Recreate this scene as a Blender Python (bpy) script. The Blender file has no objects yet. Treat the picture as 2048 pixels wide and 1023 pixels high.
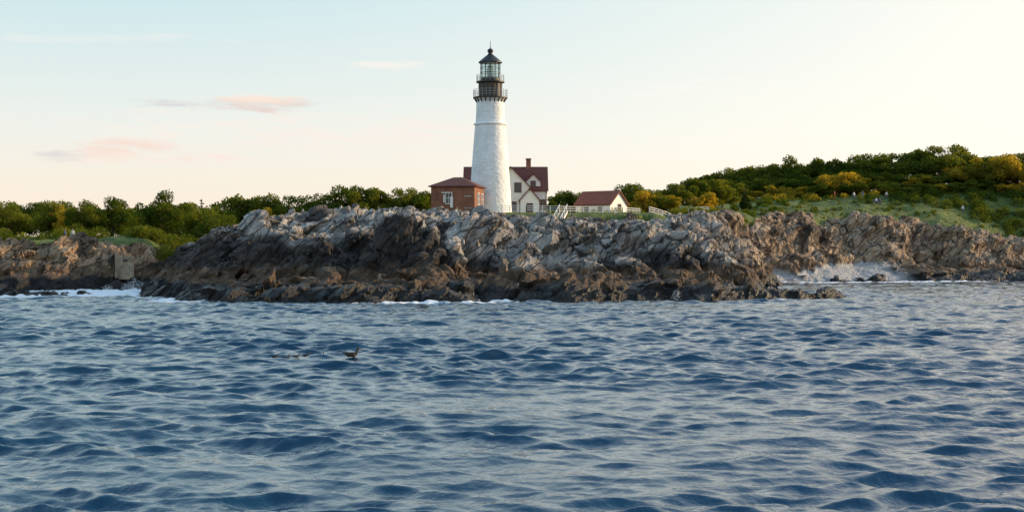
import bpy, bmesh, math, random
import numpy as np
from mathutils import Vector, Matrix
random.seed(7); rng=np.random.default_rng(7)
R=math.radians
scene=bpy.context.scene
SUN_AZ=R(74); SUN_EL=R(15)

# ------------------------------------------------------------ noise
def hsh(ix,iy,iz,seed):
    with np.errstate(over='ignore'):
        h=(ix.astype(np.int64)*374761393+iy.astype(np.int64)*668265263+iz.astype(np.int64)*2147483647+seed*1274126177)&0xFFFFFFFF
        h=((h^(h>>13))*1274126177)&0xFFFFFFFF
        h=((h^(h>>16))*2246822519)&0xFFFFFFFF
        h=h^(h>>15)
    return (h&0xFFFFFF).astype(np.float64)/float(0xFFFFFF)
def vnoise(x,y,z=None,seed=0):
    if z is None: z=np.zeros_like(x)
    ix,iy,iz=np.floor(x),np.floor(y),np.floor(z)
    fx,fy,fz=x-ix,y-iy,z-iz
    fx=fx*fx*(3-2*fx); fy=fy*fy*(3-2*fy); fz=fz*fz*(3-2*fz)
    r=0
    for a in (0,1):
        for b in (0,1):
            for c in (0,1):
                w=(fx if a else 1-fx)*(fy if b else 1-fy)*(fz if c else 1-fz)
                r=r+w*hsh(ix+a,iy+b,iz+c,seed)
    return r*2-1
def fbm(x,y,z=None,seed=0,oct=4):
    s=0;a=1.0;f=1.0;t=0
    for i in range(oct):
        s=s+a*vnoise(x*f,y*f,None if z is None else z*f,seed+i*17); t+=a; a*=.5; f*=2.03
    return s/t
def facet(x,y,z,seed,tilt=0.7):
    ix,iy,iz=np.floor(x),np.floor(y),np.floor(z)
    best=np.full(x.shape,1e9); val=np.zeros(x.shape)
    for a in (-1,0,1):
        for b in (-1,0,1):
            for c in (-1,0,1):
                cx,cy,cz=ix+a,iy+b,iz+c
                dx=x-(cx+hsh(cx,cy,cz,seed)); dy=y-(cy+hsh(cx,cy,cz,seed+1)); dz=z-(cz+hsh(cx,cy,cz,seed+2))
                d=dx*dx+dy*dy+dz*dz
                m=d<best
                v=(hsh(cx,cy,cz,seed+3)*2-1)+tilt*(dx*(hsh(cx,cy,cz,seed+4)*2-1)+dy*(hsh(cx,cy,cz,seed+5)*2-1)+dz*(hsh(cx,cy,cz,seed+6)*2-1))*2
                val=np.where(m,v,val); best=np.where(m,d,best)
    return val
def sst(a,b,x):
    t=np.clip((x-a)/(b-a),0,1); return t*t*(3-2*t)

# ------------------------------------------------------------ material helpers
def newmat(name):
    m=bpy.data.materials.new(name); m.use_nodes=True
    nt=m.node_tree; return m,nt,nt.nodes,nt.links,nt.nodes['Principled BSDF']
def simple(name,col,rough=.7,noise=.15,scale=6,bump=0,metal=0,bscale=None):
    m,nt,N,L,b=newmat(name)
    tc=N.new('ShaderNodeTexCoord'); n=N.new('ShaderNodeTexNoise'); n.inputs['Scale'].default_value=scale; n.inputs['Detail'].default_value=6
    L.new(tc.outputs['Object'],n.inputs['Vector'])
    r=N.new('ShaderNodeValToRGB'); r.color_ramp.elements[0].position=.3; r.color_ramp.elements[1].position=.7
    r.color_ramp.elements[0].color=(*[c*(1-noise) for c in col],1); r.color_ramp.elements[1].color=(*[min(1,c*(1+noise)) for c in col],1)
    L.new(n.outputs['Fac'],r.inputs['Fac']); L.new(r.outputs['Color'],b.inputs['Base Color'])
    b.inputs['Roughness'].default_value=rough; b.inputs['Metallic'].default_value=metal
    if bump:
        n2=N.new('ShaderNodeTexNoise'); n2.inputs['Scale'].default_value=bscale or scale; n2.inputs['Detail'].default_value=4
        L.new(tc.outputs['Object'],n2.inputs['Vector'])
        bp=N.new('ShaderNodeBump'); bp.inputs['Strength'].default_value=1; bp.inputs['Distance'].default_value=bump
        L.new(n2.outputs['Fac'],bp.inputs['Height']); L.new(bp.outputs['Normal'],b.inputs['Normal'])
    return m

# ------------------------------------------------------------ terrain definition
KS=np.array([[-160,178],[-75,182],[-60,184],[-52,186],[-48,196],[-45,196],[-41.5,165],[-36,153],[-26,140],[-14,139],[-6,140],[-4,147],[0,145],[10,143],[21,144],[24,151],[26,172],[29,195],[33,208],[38,224],[42,240],[60,247],[75,250],[100,256],[160,262]],float)
KC=np.array([[-160,192],[-75,194],[-52,196],[-47,216],[-43,206],[-40,188],[-34,182],[-20,180],[-8,183],[0,185],[10,186],[16,188],[24,198],[30,212],[38,234],[44,256],[52,264],[60,270],[75,274],[100,278],[160,285]],float)
KZ=np.array([[-160,6.3],[-75,6.5],[-52,6.7],[-47,4.5],[-43,5],[-40,5.6],[-36,6.6],[-33,8.2],[-26,9.4],[-20,9.9],[-10,9.6],[-5,9.1],[0,8.8],[8,8.5],[12,8.2],[20,8.8],[28,10.0],[38,10.9],[46,11.4],[55,12.0],[70,12.0],[83,10.4],[97,7.6],[160,8]],float)
KF=np.array([[-160,9],[-60,8.5],[-40,10],[0,11.5],[20,13],[40,15.8],[55,17.0],[80,18.6],[100,20],[160,22]],float)
KY=np.array([[-160,330],[10,330],[30,306],[160,302]],float)
KG=np.array([[-160,3],[-50,3],[-46,16],[-38,10],[-33,-1],[-12,-10],[20,-11],[27,-8],[36,-2],[46,2],[60,3],[160,5]],float)
def tab(K,x): return np.interp(x,K[:,0],K[:,1])
def H0(x,y):
    xw=x+2.0*vnoise(x*.11,y*.11,seed=3)*np.where((x>20)&(x<40),.3,1)
    amp=sst(-50,-38,x)*1.0+.5
    ys=tab(KS,xw)+amp*(2.2*vnoise(x*.16,x*0+1,seed=5)+1.2*vnoise(x*.5,y*.1,seed=6))
    yc=np.maximum(tab(KC,xw)+2.5*vnoise(x*.13,y*0+2,seed=7),ys+9)
    zc=tab(KZ,xw)+.5*vnoise(x*.2,y*.15,seed=8)
    t=(y-ys)/(yc-ys)
    sc=np.interp(t,[0,.05,.26,.36,.50,.64,.8,1],[0,.10,.20,.34,.66,.80,.91,1])
    sr=np.interp(t,[0,.15,.62,.74,.86,1],[0,.07,.27,.62,.85,1])
    sl=np.interp(t,[0,.12,.3,.6,1],[0,.25,.55,.85,1])
    wr=sst(26,36,x); wl=1-sst(-50,-43,x)
    z=zc*(sc*(1-wr)*(1-wl)+sr*wr+sl*wl)
    yf=tab(KY,x); zf=tab(KF,x)
    q=np.clip((y-yc)/(yf-yc),0,1); ps=np.where(x>25,q*(1.5-.5*q),q*q*(3-2*q))
    z=np.where(t>1,zc+(zf-zc)*ps,z)
    z=np.where(t<0,np.maximum(-(ys-y)*.35,-7),z)
    w=sst(-17,-11,x)*(1-sst(19,25,x))*sst(193,198,y)*(1-sst(232,245,y))
    z=z*(1-w)+10.55*w
    g=sst(-2,4,(y-yc)+3.0*fbm(x*.12,y*.12,seed=11)+tab(KG,x))
    g=np.maximum(g*sst(3,4.5,z), w*0.9)
    beach=sst(34,40,x)*(1-sst(66,72,x))*sst(-.03,.05,t)*(1-sst(.58,.66,t))*(1-sst(3.2,4.2,z))
    return z,g,beach,t
ROCKS=[]
def add_rock(cx,cy,top,r,steep=2.0,K=6,tilt=.25,elong=1.0,ang=None,rs=None,free=0):
    rs=rs or random
    a0=rs.uniform(0,6.28) if ang is None else ang
    pl=[]
    for k in range(K):
        a=k*2*math.pi/K+rs.uniform(-.3,.3)
        s=steep*rs.uniform(.75,1.6); d=r*rs.uniform(.5,1.0)
        nx,ny=math.cos(a),math.sin(a)
        nx2,ny2=nx/elong,ny
        pl.append((nx2*math.cos(a0)-ny2*math.sin(a0),nx2*math.sin(a0)+ny2*math.cos(a0),s,d*.6))
    tx,ty=rs.uniform(-tilt,tilt),rs.uniform(-tilt,tilt)+tilt*.3
    ROCKS.append((cx,cy,top,r*elong*1.8+abs(top)/steep*.8,pl,tx,ty,free))
def h0s(x,y):
    z,g,b,t=H0(np.array([float(x)]),np.array([float(y)])); return float(z[0]),float(g[0])
rr=random.Random(21)
for i in range(130):      # weedy intertidal ledges
    x=rr.uniform(-41,23); y=tab(KS,x)+rr.uniform(-2,10)
    add_rock(x,y,rr.uniform(.3,2.4)*(0.6+.4*min(1,(y-tab(KS,x)+3)/6)),rr.uniform(1.4,4.2),rr.uniform(.8,2.2),elong=rr.uniform(1,1.8),ang=rr.uniform(-.5,.5),rs=rr)
for i in range(80):      # main rock face
    x=rr.uniform(-40,24); ys=tab(KS,x); yc=tab(KC,x); y=ys+(yc-ys)*rr.uniform(.22,.7)
    z,g=h0s(x,y); add_rock(x,y,z+rr.uniform(.3,1.4),rr.uniform(2.8,6),rr.uniform(1.2,2.6),K=7,elong=rr.uniform(1,1.7),ang=rr.uniform(-.6,.6),rs=rr,tilt=.3)
for i in range(110):      # loose blocks on the face
    x=rr.uniform(-40,26); ys=tab(KS,x); yc=tab(KC,x); y=ys+(yc-ys)*rr.uniform(.08,.8)
    z,g=h0s(x,y); add_rock(x,y,z+rr.uniform(.8,2.0),rr.uniform(1.3,3.0),rr.uniform(1.8,4),K=6,elong=rr.uniform(1,1.5),rs=rr,tilt=.3)
for i in range(55):      # upper ledges
    x=rr.uniform(-38,30); ys=tab(KS,x); yc=tab(KC,x); y=ys+(yc-ys)*rr.uniform(.65,1.05)
    z,g=h0s(x,y); add_rock(x,y,z+rr.uniform(.1,.7),rr.uniform(2.5,6),rr.uniform(.6,1.6),K=7,elong=rr.uniform(1,2),rs=rr,tilt=.2)
for i in range(120):      # far cliff on the right
    x=rr.uniform(26,125); ys=tab(KS,x); yc=tab(KC,x); y=ys+(yc-ys)*rr.uniform(.66,.98)
    z,g=h0s(x,y); add_rock(x,y,z+rr.uniform(.4,1.6),rr.uniform(2,5),rr.uniform(1.8,3.4),elong=rr.uniform(1,1.8),rs=rr,tilt=.4)
for i in range(60):
    x=rr.uniform(68,125); y=tab(KS,x)+rr.uniform(-1,12)
    add_rock(x,y,rr.uniform(.4,2.6),rr.uniform(2,5),rr.uniform(.5,1.4),elong=rr.uniform(1,2),ang=rr.uniform(-.3,.3),rs=rr)
for i in range(30):
    x=rr.uniform(27,64); y=tab(KS,x)+rr.uniform(-4,2)
    add_rock(x,y,rr.uniform(.2,1.2),rr.uniform(.8,2.2),rr.uniform(.8,2),rs=rr)
for i in range(80):       # cliff on the left
    x=rr.uniform(-130,-49); ys=tab(KS,x); yc=tab(KC,x); y=ys+(yc-ys)*rr.uniform(-.05,.8)
    z,g=h0s(x,y); add_rock(x,y,z+rr.uniform(.3,1.3),rr.uniform(2,5),rr.uniform(.9,2.4),elong=rr.uniform(1,1.8),rs=rr,tilt=.35)
for (x,y,tp,r,s,el,an) in [(-11.2,152.5,8.6,6.0,2.8,1,0),(-14,150.5,5.0,4,2.2,1.2,.2),(-7.9,151.5,5.8,3.2,2.6,1,0),
    (14.5,163,8.2,5.5,2.3,1,0),(19.5,163,6.6,5,1.9,1.1,0),(23,161,4.6,4,1.6,1.2,0),
    (-3.4,163,8.2,6.5,2.5,1,0),(3.8,163,7.5,6,2.6,1.1,0),(0,157,5.4,4.5,2,1.2,0),(7.2,160,6.0,4,2.5,1,0),
    (-17.5,159,6.8,5,2.4,1,0),(-22.5,160,6.4,5.5,2.2,1.1,0),(-28,164,6.2,6,1.6,1.2,0),(-34,164,4.4,5,1.3,1.2,.2),(-38.5,170,3.6,4,1.2,1.2,.3),
    (-29.5,177,9.7,6.5,1.9,1.1,0),(-22,174,9.6,6,1.9,1.1,0),(-15.5,172,9.2,5,2.1,1,0),(-8.5,173,9.0,5.5,1.8,1,0),(0,174,8.8,5.5,1.6,1.2,0),
    (9.5,172,7.2,4.5,1.7,1.1,0),(24,178,7.0,5,1.5,1.2,0),(27,190,8.2,5,1.8,1.1,0),(36.5,214,3.8,3.5,1.6,1,0),(33,206,6,4.5,1.8,1,0)]:
    add_rock(x,y,tp,r,s,8,.22,el,an,rr,1)
for (x,y,z,r) in [(29.5,151,1.0,2.8),(32.5,153,.8,2.3),(26.8,150,.8,2.0),(35,156,.3,1.4),(-53,158,.55,3.2),(-58,157,.35,3.5),(-49,160,.4,2.2),(-21,139,1.5,4),(-13,138.5,1.5,4.5),(-7.5,139,1.1,3),(1,145,2.2,4),(7,144,2.5,4),(13,144.5,1.8,4),(18,145,2.0,4),(21.5,146,1.6,3.2),(-30,143,1.3,3.5)]:
    add_rock(x,y,z,r,.9,7,.12,1.5,0.1,rs=rr,free=1)
def terrain(x,y):
    z,g,b,t=H0(x,y)
    z0=z.copy(); lim=z0+np.where(x>26,1.6,2.2)
    for (cx,cy,top,rad,pl,tx,ty,free) in ROCKS:
        m=(np.abs(x-cx)<rad+3)&(np.abs(y-cy)<rad+3)
        if not m.any(): continue
        dx=x[m]-cx; dy=y[m]-cy
        h=top+tx*dx+ty*dy
        for (nx,ny,s,d) in pl: h=np.minimum(h,top+s*(d-(dx*nx+dy*ny)))
        if not free: h=np.minimum(h,lim[m])
        else: h=h+.35*vnoise(dx*.5,dy*.5,seed=int(cx*7)&1023)
        z[m]=np.maximum(z[m],h)
    cap=tab(KZ,x)+.35+.35*vnoise(x*.35,y*.3,seed=61)
    z=np.where(z>z0,np.maximum(z0,np.minimum(z,cap)),z)
    gk=np.clip((g-.5)*3,0,1)
    z=z0*gk+z*(1-gk)
    b=b*(1-sst(.25,.7,z-z0))
    return z,g,b,t
def ground(x,y):
    z,_,_,_=terrain(np.array([float(x)]),np.array([float(y)])); return float(z[0])

def grid_mesh(name,X,Y,Z,mat,smooth=False,attrs={}):
    n,m=X.shape
    me=bpy.data.meshes.new(name)
    co=np.stack([X,Y,Z],-1).reshape(-1,3).astype(np.float32)
    i=np.arange(n*m).reshape(n,m)
    q=np.stack([i[:-1,:-1],i[:-1,1:],i[1:,1:],i[1:,:-1]],-1).reshape(-1,4).astype(np.int32)
    me.vertices.add(len(co)); me.vertices.foreach_set('co',co.ravel())
    me.loops.add(q.size); me.loops.foreach_set('vertex_index',q.ravel())
    me.polygons.add(len(q)); me.polygons.foreach_set('loop_start',np.arange(0,q.size,4,dtype=np.int32)); 
    me.polygons.foreach_set('use_smooth',np.full(len(q),smooth))
    me.update(calc_edges=True)
    for k,v in attrs.items():
        a=me.attributes.new(k,'FLOAT','POINT'); a.data.foreach_set('value',v.reshape(-1).astype(np.float32))
    me.materials.append(mat)
    o=bpy.data.objects.new(name,me); scene.collection.objects.link(o); return o

def rock_material():
    m,nt,N,L,b=newmat('coastal_rock')
    geo=N.new('ShaderNodeNewGeometry'); sep=N.new('ShaderNodeSeparateXYZ'); L.new(geo.outputs['Position'],sep.inputs[0])
    def att(n):
        a=N.new('ShaderNodeAttribute'); a.attribute_name=n; return a.outputs['Fac']
    def noise(sc,det=6,rough=.6,vec=None,dist=0):
        n=N.new('ShaderNodeTexNoise'); n.inputs['Scale'].default_value=sc; n.inputs['Detail'].default_value=det; n.inputs['Roughness'].default_value=rough; n.inputs['Distortion'].default_value=dist
        L.new(vec or geo.outputs['Position'],n.inputs['Vector']); return n.outputs['Fac']
    def ramp(f,els):
        r=N.new('ShaderNodeValToRGB'); e=r.color_ramp.elements
        while len(e)<len(els): e.new(.5)
        for k,(p,c) in enumerate(els): e[k].position=p; e[k].color=(*c,1) if len(c)==3 else c
        L.new(f,r.inputs['Fac']); return r.outputs['Color']
    def mix(f,a,bb,mode='MIX'):
        x=N.new('ShaderNodeMixRGB'); x.blend_type=mode
        if isinstance(f,float): x.inputs[0].default_value=f
        else: L.new(f,x.inputs[0])
        for s,v in ((1,a),(2,bb)):
            if isinstance(v,tuple): x.inputs[s].default_value=(*v,1)
            else: L.new(v,x.inputs[s])
        return x.outputs[0]
    def math_(op,a,bb,clamp=False):
        x=N.new('ShaderNodeMath'); x.operation=op; x.use_clamp=clamp
        for s,v in ((0,a),(1,bb)):
            if isinstance(v,(float,int)): x.inputs[s].default_value=v
            else: L.new(v,x.inputs[s])
        return x.outputs[0]
    mp=N.new('ShaderNodeMapping'); mp.vector_type='TEXTURE'; mp.inputs['Rotation'].default_value=(R(10),R(-42),R(12)); mp.inputs['Scale'].default_value=(1.9,1.0,.6)
    L.new(geo.outputs['Position'],mp.inputs['Vector'])
    n1=noise(.35); n2=noise(.9,8,.7,mp.outputs['Vector'],.4)
    grey=ramp(n2,[(.25,(.16,.145,.13)),(.40,(.33,.305,.285)),(.55,(.52,.49,.455)),(.72,(.66,.63,.59))])
    warm=ramp(n2,[(.25,(.12,.07,.04)),(.42,(.29,.185,.11)),(.58,(.46,.32,.20)),(.78,(.60,.46,.32))])
    wf=math_('ADD',att('warm'),math_('MULTIPLY',math_('SUBTRACT',n1,.45),1.5),True)
    rock=mix(wf,grey,warm)
    vc=N.new('ShaderNodeTexVoronoi'); vc.inputs['Scale'].default_value=.38; L.new(mp.outputs['Vector'],vc.inputs['Vector'])
    sc_=N.new('ShaderNodeSeparateColor'); L.new(vc.outputs['Color'],sc_.inputs[0])
    blk=ramp(sc_.outputs[0],[(.0,(.40,.38,.36)),(.3,(.75,.74,.73)),(.6,(1,1,1)),(1,(1.1,1.09,1.07))])
    rock=mix(1.0,rock,blk,'MULTIPLY')
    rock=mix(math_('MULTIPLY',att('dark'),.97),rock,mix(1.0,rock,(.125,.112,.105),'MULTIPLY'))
    v=N.new('ShaderNodeTexVoronoi'); v.feature='DISTANCE_TO_EDGE'; v.inputs['Scale'].default_value=.45; L.new(mp.outputs['Vector'],v.inputs['Vector'])
    v2=N.new('ShaderNodeTexVoronoi'); v2.feature='DISTANCE_TO_EDGE'; v2.inputs['Scale'].default_value=1.4; L.new(mp.outputs['Vector'],v2.inputs['Vector'])
    c1=ramp(v.outputs['Distance'],[(0,(.08,.08,.08)),(.07,(1,1,1))]); c2=ramp(v2.outputs['Distance'],[(0,(.45,.45,.45)),(.05,(1,1,1))])
    rock=mix(1.0,rock,mix(1.0,c1,c2,'MULTIPLY'),'MULTIPLY')
    zz=math_('ADD',sep.outputs['Z'],math_('MULTIPLY',math_('SUBTRACT',noise(.4,5),.5),3.0))
    ocher=ramp(n2,[(.3,(.04,.025,.015)),(.5,(.15,.095,.056)),(.72,(.32,.22,.14))])
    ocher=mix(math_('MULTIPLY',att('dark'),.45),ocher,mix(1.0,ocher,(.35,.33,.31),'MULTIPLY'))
    f1=ramp(math_('MULTIPLY',zz,.1),[(.28,(0,0,0)),(.36,(1,1,1))])
    rock=mix(f1,ocher,rock)
    weed=ramp(noise(2.0,7,.75),[(.35,(.003,.0025,.002)),(.55,(.011,.008,.004)),(.7,(.035,.024,.010)),(.85,(.09,.06,.025))])
    f0=ramp(math_('MULTIPLY',zz,.1),[(.15,(0,0,0)),(.19,(1,1,1))])
    rock=mix(f0,weed,rock)
    peb=ramp(noise(3.0,5,.8),[(.3,(.10,.095,.09)),(.45,(.34,.33,.32)),(.6,(.60,.59,.58))])
    rock=mix(att('beach'),rock,peb)
    grass=ramp(noise(.5,7,.75),[(.3,(.03,.055,.010)),(.48,(.09,.13,.02)),(.62,(.17,.20,.03)),(.78,(.26,.22,.07))])
    gf=ramp(math_('ADD',att('grass'),math_('MULTIPLY',math_('SUBTRACT',noise(1.0,6,.7),.5),1.0)),[(.44,(0,0,0)),(.56,(1,1,1))])
    col=mix(gf,rock,grass)
    L.new(col,b.inputs['Base Color'])
    rg=math_('ADD',math_('MULTIPLY',f0,.4),.45); L.new(rg,b.inputs['Roughness'])
    bp=N.new('ShaderNodeBump'); bp.inputs['Distance'].default_value=.4; bp.inputs['Strength'].default_value=1.0
    hh=math_('ADD',n2,math_('MULTIPLY',math_('MINIMUM',v.outputs['Distance'],.12),3.5))
    hh=math_('ADD',hh,math_('MULTIPLY',math_('MINIMUM',v2.outputs['Distance'],.1),1.4))
    hh=math_('ADD',hh,math_('MULTIPLY',noise(5,6,.7),.5))
    L.new(hh,bp.inputs['Height']); L.new(bp.outputs['Normal'],b.inputs['Normal'])
    return m
def spaced(segs):
    out=[segs[0][0]]
    for a,bb,d in segs:
        n=max(1,int(round((bb-a)/d))); out+=list(np.linspace(a,bb,n+1)[1:])
    return np.array(out)
xs=spaced([(-6000,-1000,2500),(-1000,-200,200),(-200,-130,10),(-130,-76,.5),(-76,-48,.26),(-48,34,.17),(34,100,.28),(100,140,.6),(140,200,10),(200,1000,200),(1000,6000,2500)])
ysr=spaced([(-6000,-600,2700),(-600,100,100),(100,132,8),(132,172,.15),(172,212,.2),(212,244,.45),(244,275,.22),(275,345,.8),(345,500,8),(500,1000,100),(1000,8000,2500)])
TX,TY=np.meshgrid(xs,ysr)
fx,fy=TX.ravel().copy(),TY.ravel().copy()
TZ,G,B,T=terrain(fx,fy)
Z=TZ.reshape(TX.shape)
for _ in range(2):
    Zp=Z.copy(); Zp[1:-1,1:-1]=(Z[1:-1,1:-1]*2+Z[:-2,1:-1]+Z[2:,1:-1]+Z[1:-1,:-2]+Z[1:-1,2:])/6; Z=Zp
TZ=Z.ravel()
gy,gx=np.gradient(Z,ysr,xs)
nl=np.sqrt(gx**2+gy**2+1); NX,NY,NZ=(-gx/nl).ravel(),(-gy/nl).ravel(),(1/nl).ravel()
rm=(G<.75)&(TZ>-2.5)&(fy>130)&(fy<300)&(np.abs(fx)<132)
px,py,pz=fx[rm],fy[rm],TZ[rm]
ca,sa=math.cos(.72),math.sin(.72)
u=px*ca+pz*sa; w=-px*sa+pz*ca; v=py
wob=.35*vnoise(px*.25,py*.25,pz*.25,seed=44)
d=.75*facet(u*.22+wob,v*.22,w*.40+wob,101)+.32*facet(u*.5+wob,v*.5,w*1.0,131)+.10*facet(u*1.2,v*1.3,w*2.3,161)+.03*vnoise(px*3,py*3,pz*3,seed=9)
amp=(1-sst(.3,.75,G[rm]))*(1-.75*B[rm])*sst(-2.5,0,TZ[rm])*np.where(TZ[rm]<2.2,.65,1)
hx=NX[rm]; hy=NY[rm]; hz=NZ[rm]
fx[rm]+=d*amp*hx*.75; fy[rm]+=d*amp*hy*.75; Zf=TZ.copy(); Zf[rm]+=d*amp*(hz*.65+.05)
gm=(G>=.3)&(np.abs(fx)<200)&(fy<400)
Zf[gm]+=.25*vnoise(fx[gm]*.5,fy[gm]*.5,seed=77)*(G[gm])*np.where((fx[gm]>-12)&(fx[gm]<22)&(fy[gm]<240),.3,1)
warm=np.interp(fx,[-60,-44,-38,-20,0,20,28,36,60],[1.0,.9,.15,.03,.03,.1,.35,.75,.85])
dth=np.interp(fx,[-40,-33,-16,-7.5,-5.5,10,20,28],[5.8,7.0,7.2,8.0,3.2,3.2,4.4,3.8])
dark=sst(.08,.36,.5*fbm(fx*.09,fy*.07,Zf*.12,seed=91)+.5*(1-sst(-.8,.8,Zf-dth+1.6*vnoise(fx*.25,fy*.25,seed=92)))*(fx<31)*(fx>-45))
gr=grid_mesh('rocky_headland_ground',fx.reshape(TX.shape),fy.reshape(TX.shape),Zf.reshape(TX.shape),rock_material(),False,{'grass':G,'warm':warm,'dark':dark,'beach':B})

# ------------------------------------------------------------ sea
def water_material():
    m,nt,N,L,b=newmat('sea_water')
    b.inputs['Base Color'].default_value=(.001,.036,.072,1); b.inputs['Roughness'].default_value=.04; b.inputs['IOR'].default_value=1.7
    geo=N.new('ShaderNodeNewGeometry')
    n=N.new('ShaderNodeTexNoise'); n.inputs['Scale'].default_value=4.5; n.inputs['Detail'].default_value=3; n.inputs['Roughness'].default_value=.5; L.new(geo.outputs['Position'],n.inputs['Vector'])
    bp=N.new('ShaderNodeBump'); bp.inputs['Distance'].default_value=.05; bp.inputs['Strength'].default_value=.6
    L.new(n.outputs['Fac'],bp.inputs['Height']); L.new(bp.outputs['Normal'],b.inputs['Normal'])
    a=N.new('ShaderNodeAttribute'); a.attribute_name='foam'
    n2=N.new('ShaderNodeTexNoise'); n2.inputs['Scale'].default_value=.9; n2.inputs['Detail'].default_value=8; n2.inputs['Roughness'].default_value=.75; L.new(geo.outputs['Position'],n2.inputs['Vector'])
    s=N.new('ShaderNodeMath'); s.operation='ADD'; L.new(a.outputs['Fac'],s.inputs[0]); L.new(n2.outputs['Fac'],s.inputs[1])
    r=N.new('ShaderNodeValToRGB')
    s2=N.new('ShaderNodeMath'); s2.operation='MULTIPLY'; s2.inputs[1].default_value=.75; L.new(s.outputs[0],s2.inputs[0])
    r.color_ramp.elements[0].position=.58; r.color_ramp.elements[1].position=.74; L.new(s2.outputs[0],r.inputs['Fac'])
    d=N.new('ShaderNodeBsdfDiffuse'); d.inputs['Color'].default_value=(.85,.86,.87,1)
    mx=N.new('ShaderNodeMixShader'); L.new(r.outputs['Color'],mx.inputs[0]); L.new(b.outputs[0],mx.inputs[1]); L.new(d.outputs[0],mx.inputs[2])
    L.new(mx.outputs[0],N['Material Output'].inputs['Surface'])
    return m
rows=np.concatenate([[-6000,-1500,-400,-100,-20,0,8],np.geomspace(14,262,1450),[275,300,400,1000,8000]])
uc=np.linspace(-1,1,1050)
uu=np.concatenate([[-6000,-1500,-400],uc,[400,1500,6000]])
WX=np.zeros((len(rows),len(uu))); WY=np.repeat(rows[:,None],len(uu),1)
half=np.maximum(.43*np.clip(rows,0,300)+7,7)
for j,uv in enumerate(uu):
    WX[:,j]=uv*half if abs(uv)<=1 else uv
x=WX.ravel(); y=WY.ravel()
sp=np.maximum(np.abs(y)*.0020,(.43*np.abs(y)+7)/525)
edge=np.where((np.abs(x)<300)&(y>10)&(y<270),1.0,0.0)
xx=x+.6*vnoise(x*.15,y*.15,seed=201); yy=y+.6*vnoise(x*.15,y*.15,seed=202)
ZW=np.zeros_like(x); DX=np.zeros_like(x); DY=np.zeros_like(x)
wr=np.random.default_rng(11)
NW=104
lam=np.geomspace(.22,7,NW)*wr.uniform(.9,1.1,NW)
mod=[.85+.7*vnoise(x*.06*(1+k*.8),y*.09*(1+k*.8),seed=300+k) for k in range(3)]
for k in range(NW):
    l=lam[k]; kk=2*math.pi/l
    th=wr.normal(R(-96),R(31)); ph=wr.uniform(0,6.28)
    slope=.064*np.exp(-((math.log(l/1.15))**2)/(2*.95**2))
    A=slope/kk
    f=np.clip((l/sp-1.8)/2.2,0,1)*edge*A*mod[k%3]
    arg=kk*(xx*math.cos(th)+yy*math.sin(th))+ph
    s,c=np.sin(arg),np.cos(arg)
    ZW+=f*c; DX-=.6*f*s*math.cos(th); DY-=.6*f*s*math.sin(th)
foam=np.zeros_like(x)
m=(y>120)&(y<262)&(np.abs(x)<130)
tz,_,_,_=terrain(x[m].copy(),y[m].copy())
from_sh=sst(-4.5,-.2,tz)
patch=np.clip(.30+1.3*vnoise(x[m]*.09,y[m]*.05,seed=401),0,1)
foam[m]=from_sh*(.08+.65*patch)+.1*sst(-1,0,tz)
foam[m]+=.85*np.exp(-(((x[m]+48)/8)**2+((y[m]-174)/15)**2))+.85*np.exp(-(((x[m]-26)/3)**2+((y[m]-156)/9)**2))+.5*np.exp(-(((x[m]-33)/3.5)**2+((y[m]-158)/4)**2))+.5*np.exp(-(((x[m]+4.5)/3)**2+((y[m]-139)/6)**2))
ZW[m]+=.3*np.minimum(foam[m],1)*vnoise(x[m]*1.5,y[m]*1.5,seed=402)
sea=grid_mesh('sea_water',(x+DX).reshape(WX.shape),(y+DY).reshape(WX.shape),ZW.reshape(WX.shape),water_material(),True,{'foam':foam})

# ------------------------------------------------------------ object helpers
def empty(name,loc,rz=0):
    e=bpy.data.objects.new(name,None); e.location=loc; e.rotation_euler=(0,0,rz); scene.collection.objects.link(e); return e
def mesh_obj(name,verts,faces,mat,parent=None,smooth=False):
    me=bpy.data.meshes.new(name); me.from_pydata([tuple(v) for v in verts],[],faces); me.update()
    me.materials.append(mat)
    if smooth: me.polygons.foreach_set('use_smooth',[True]*len(me.polygons))
    o=bpy.data.objects.new(name,me); scene.collection.objects.link(o)
    if parent: o.parent=parent
    return o
def boxes(name,lst,mat,parent=None):
    V=[];F=[]
    for (cx,cy,cz,sx,sy,sz) in lst:
        n=len(V)
        for dz in (-.5,.5):
            for dx,dy in ((-.5,-.5),(.5,-.5),(.5,.5),(-.5,.5)): V.append((cx+dx*sx,cy+dy*sy,cz+dz*sz))
        F+=[(n,n+3,n+2,n+1),(n+4,n+5,n+6,n+7),(n,n+1,n+5,n+4),(n+1,n+2,n+6,n+5),(n+2,n+3,n+7,n+6),(n+3,n,n+4,n+7)]
    return mesh_obj(name,V,F,mat,parent)
def lathe(name,prof,mat,parent=None,seg=48,smooth=True,cap=True):
    V=[];F=[]
    for r,z in prof:
        for k in range(seg):
            a=2*math.pi*k/seg; V.append((r*math.cos(a),r*math.sin(a),z))
    for i in range(len(prof)-1):
        for k in range(seg):
            k2=(k+1)%seg; F.append((i*seg+k,i*seg+k2,(i+1)*seg+k2,(i+1)*seg+k))
    if cap: F.append(tuple(range(seg))[::-1]); F.append(tuple((len(prof)-1)*seg+k for k in range(seg)))
    o=mesh_obj(name,V,F,mat,parent,False)
    if smooth:
        bm=bmesh.new(); bm.from_mesh(o.data)
        for f in bm.faces: f.smooth=len(f.verts)==4
        for e in bm.edges:
            if len(e.link_faces)==2 and e.calc_face_angle(0)>R(28): e.smooth=False
        bm.to_mesh(o.data); bm.free()
    return o
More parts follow.
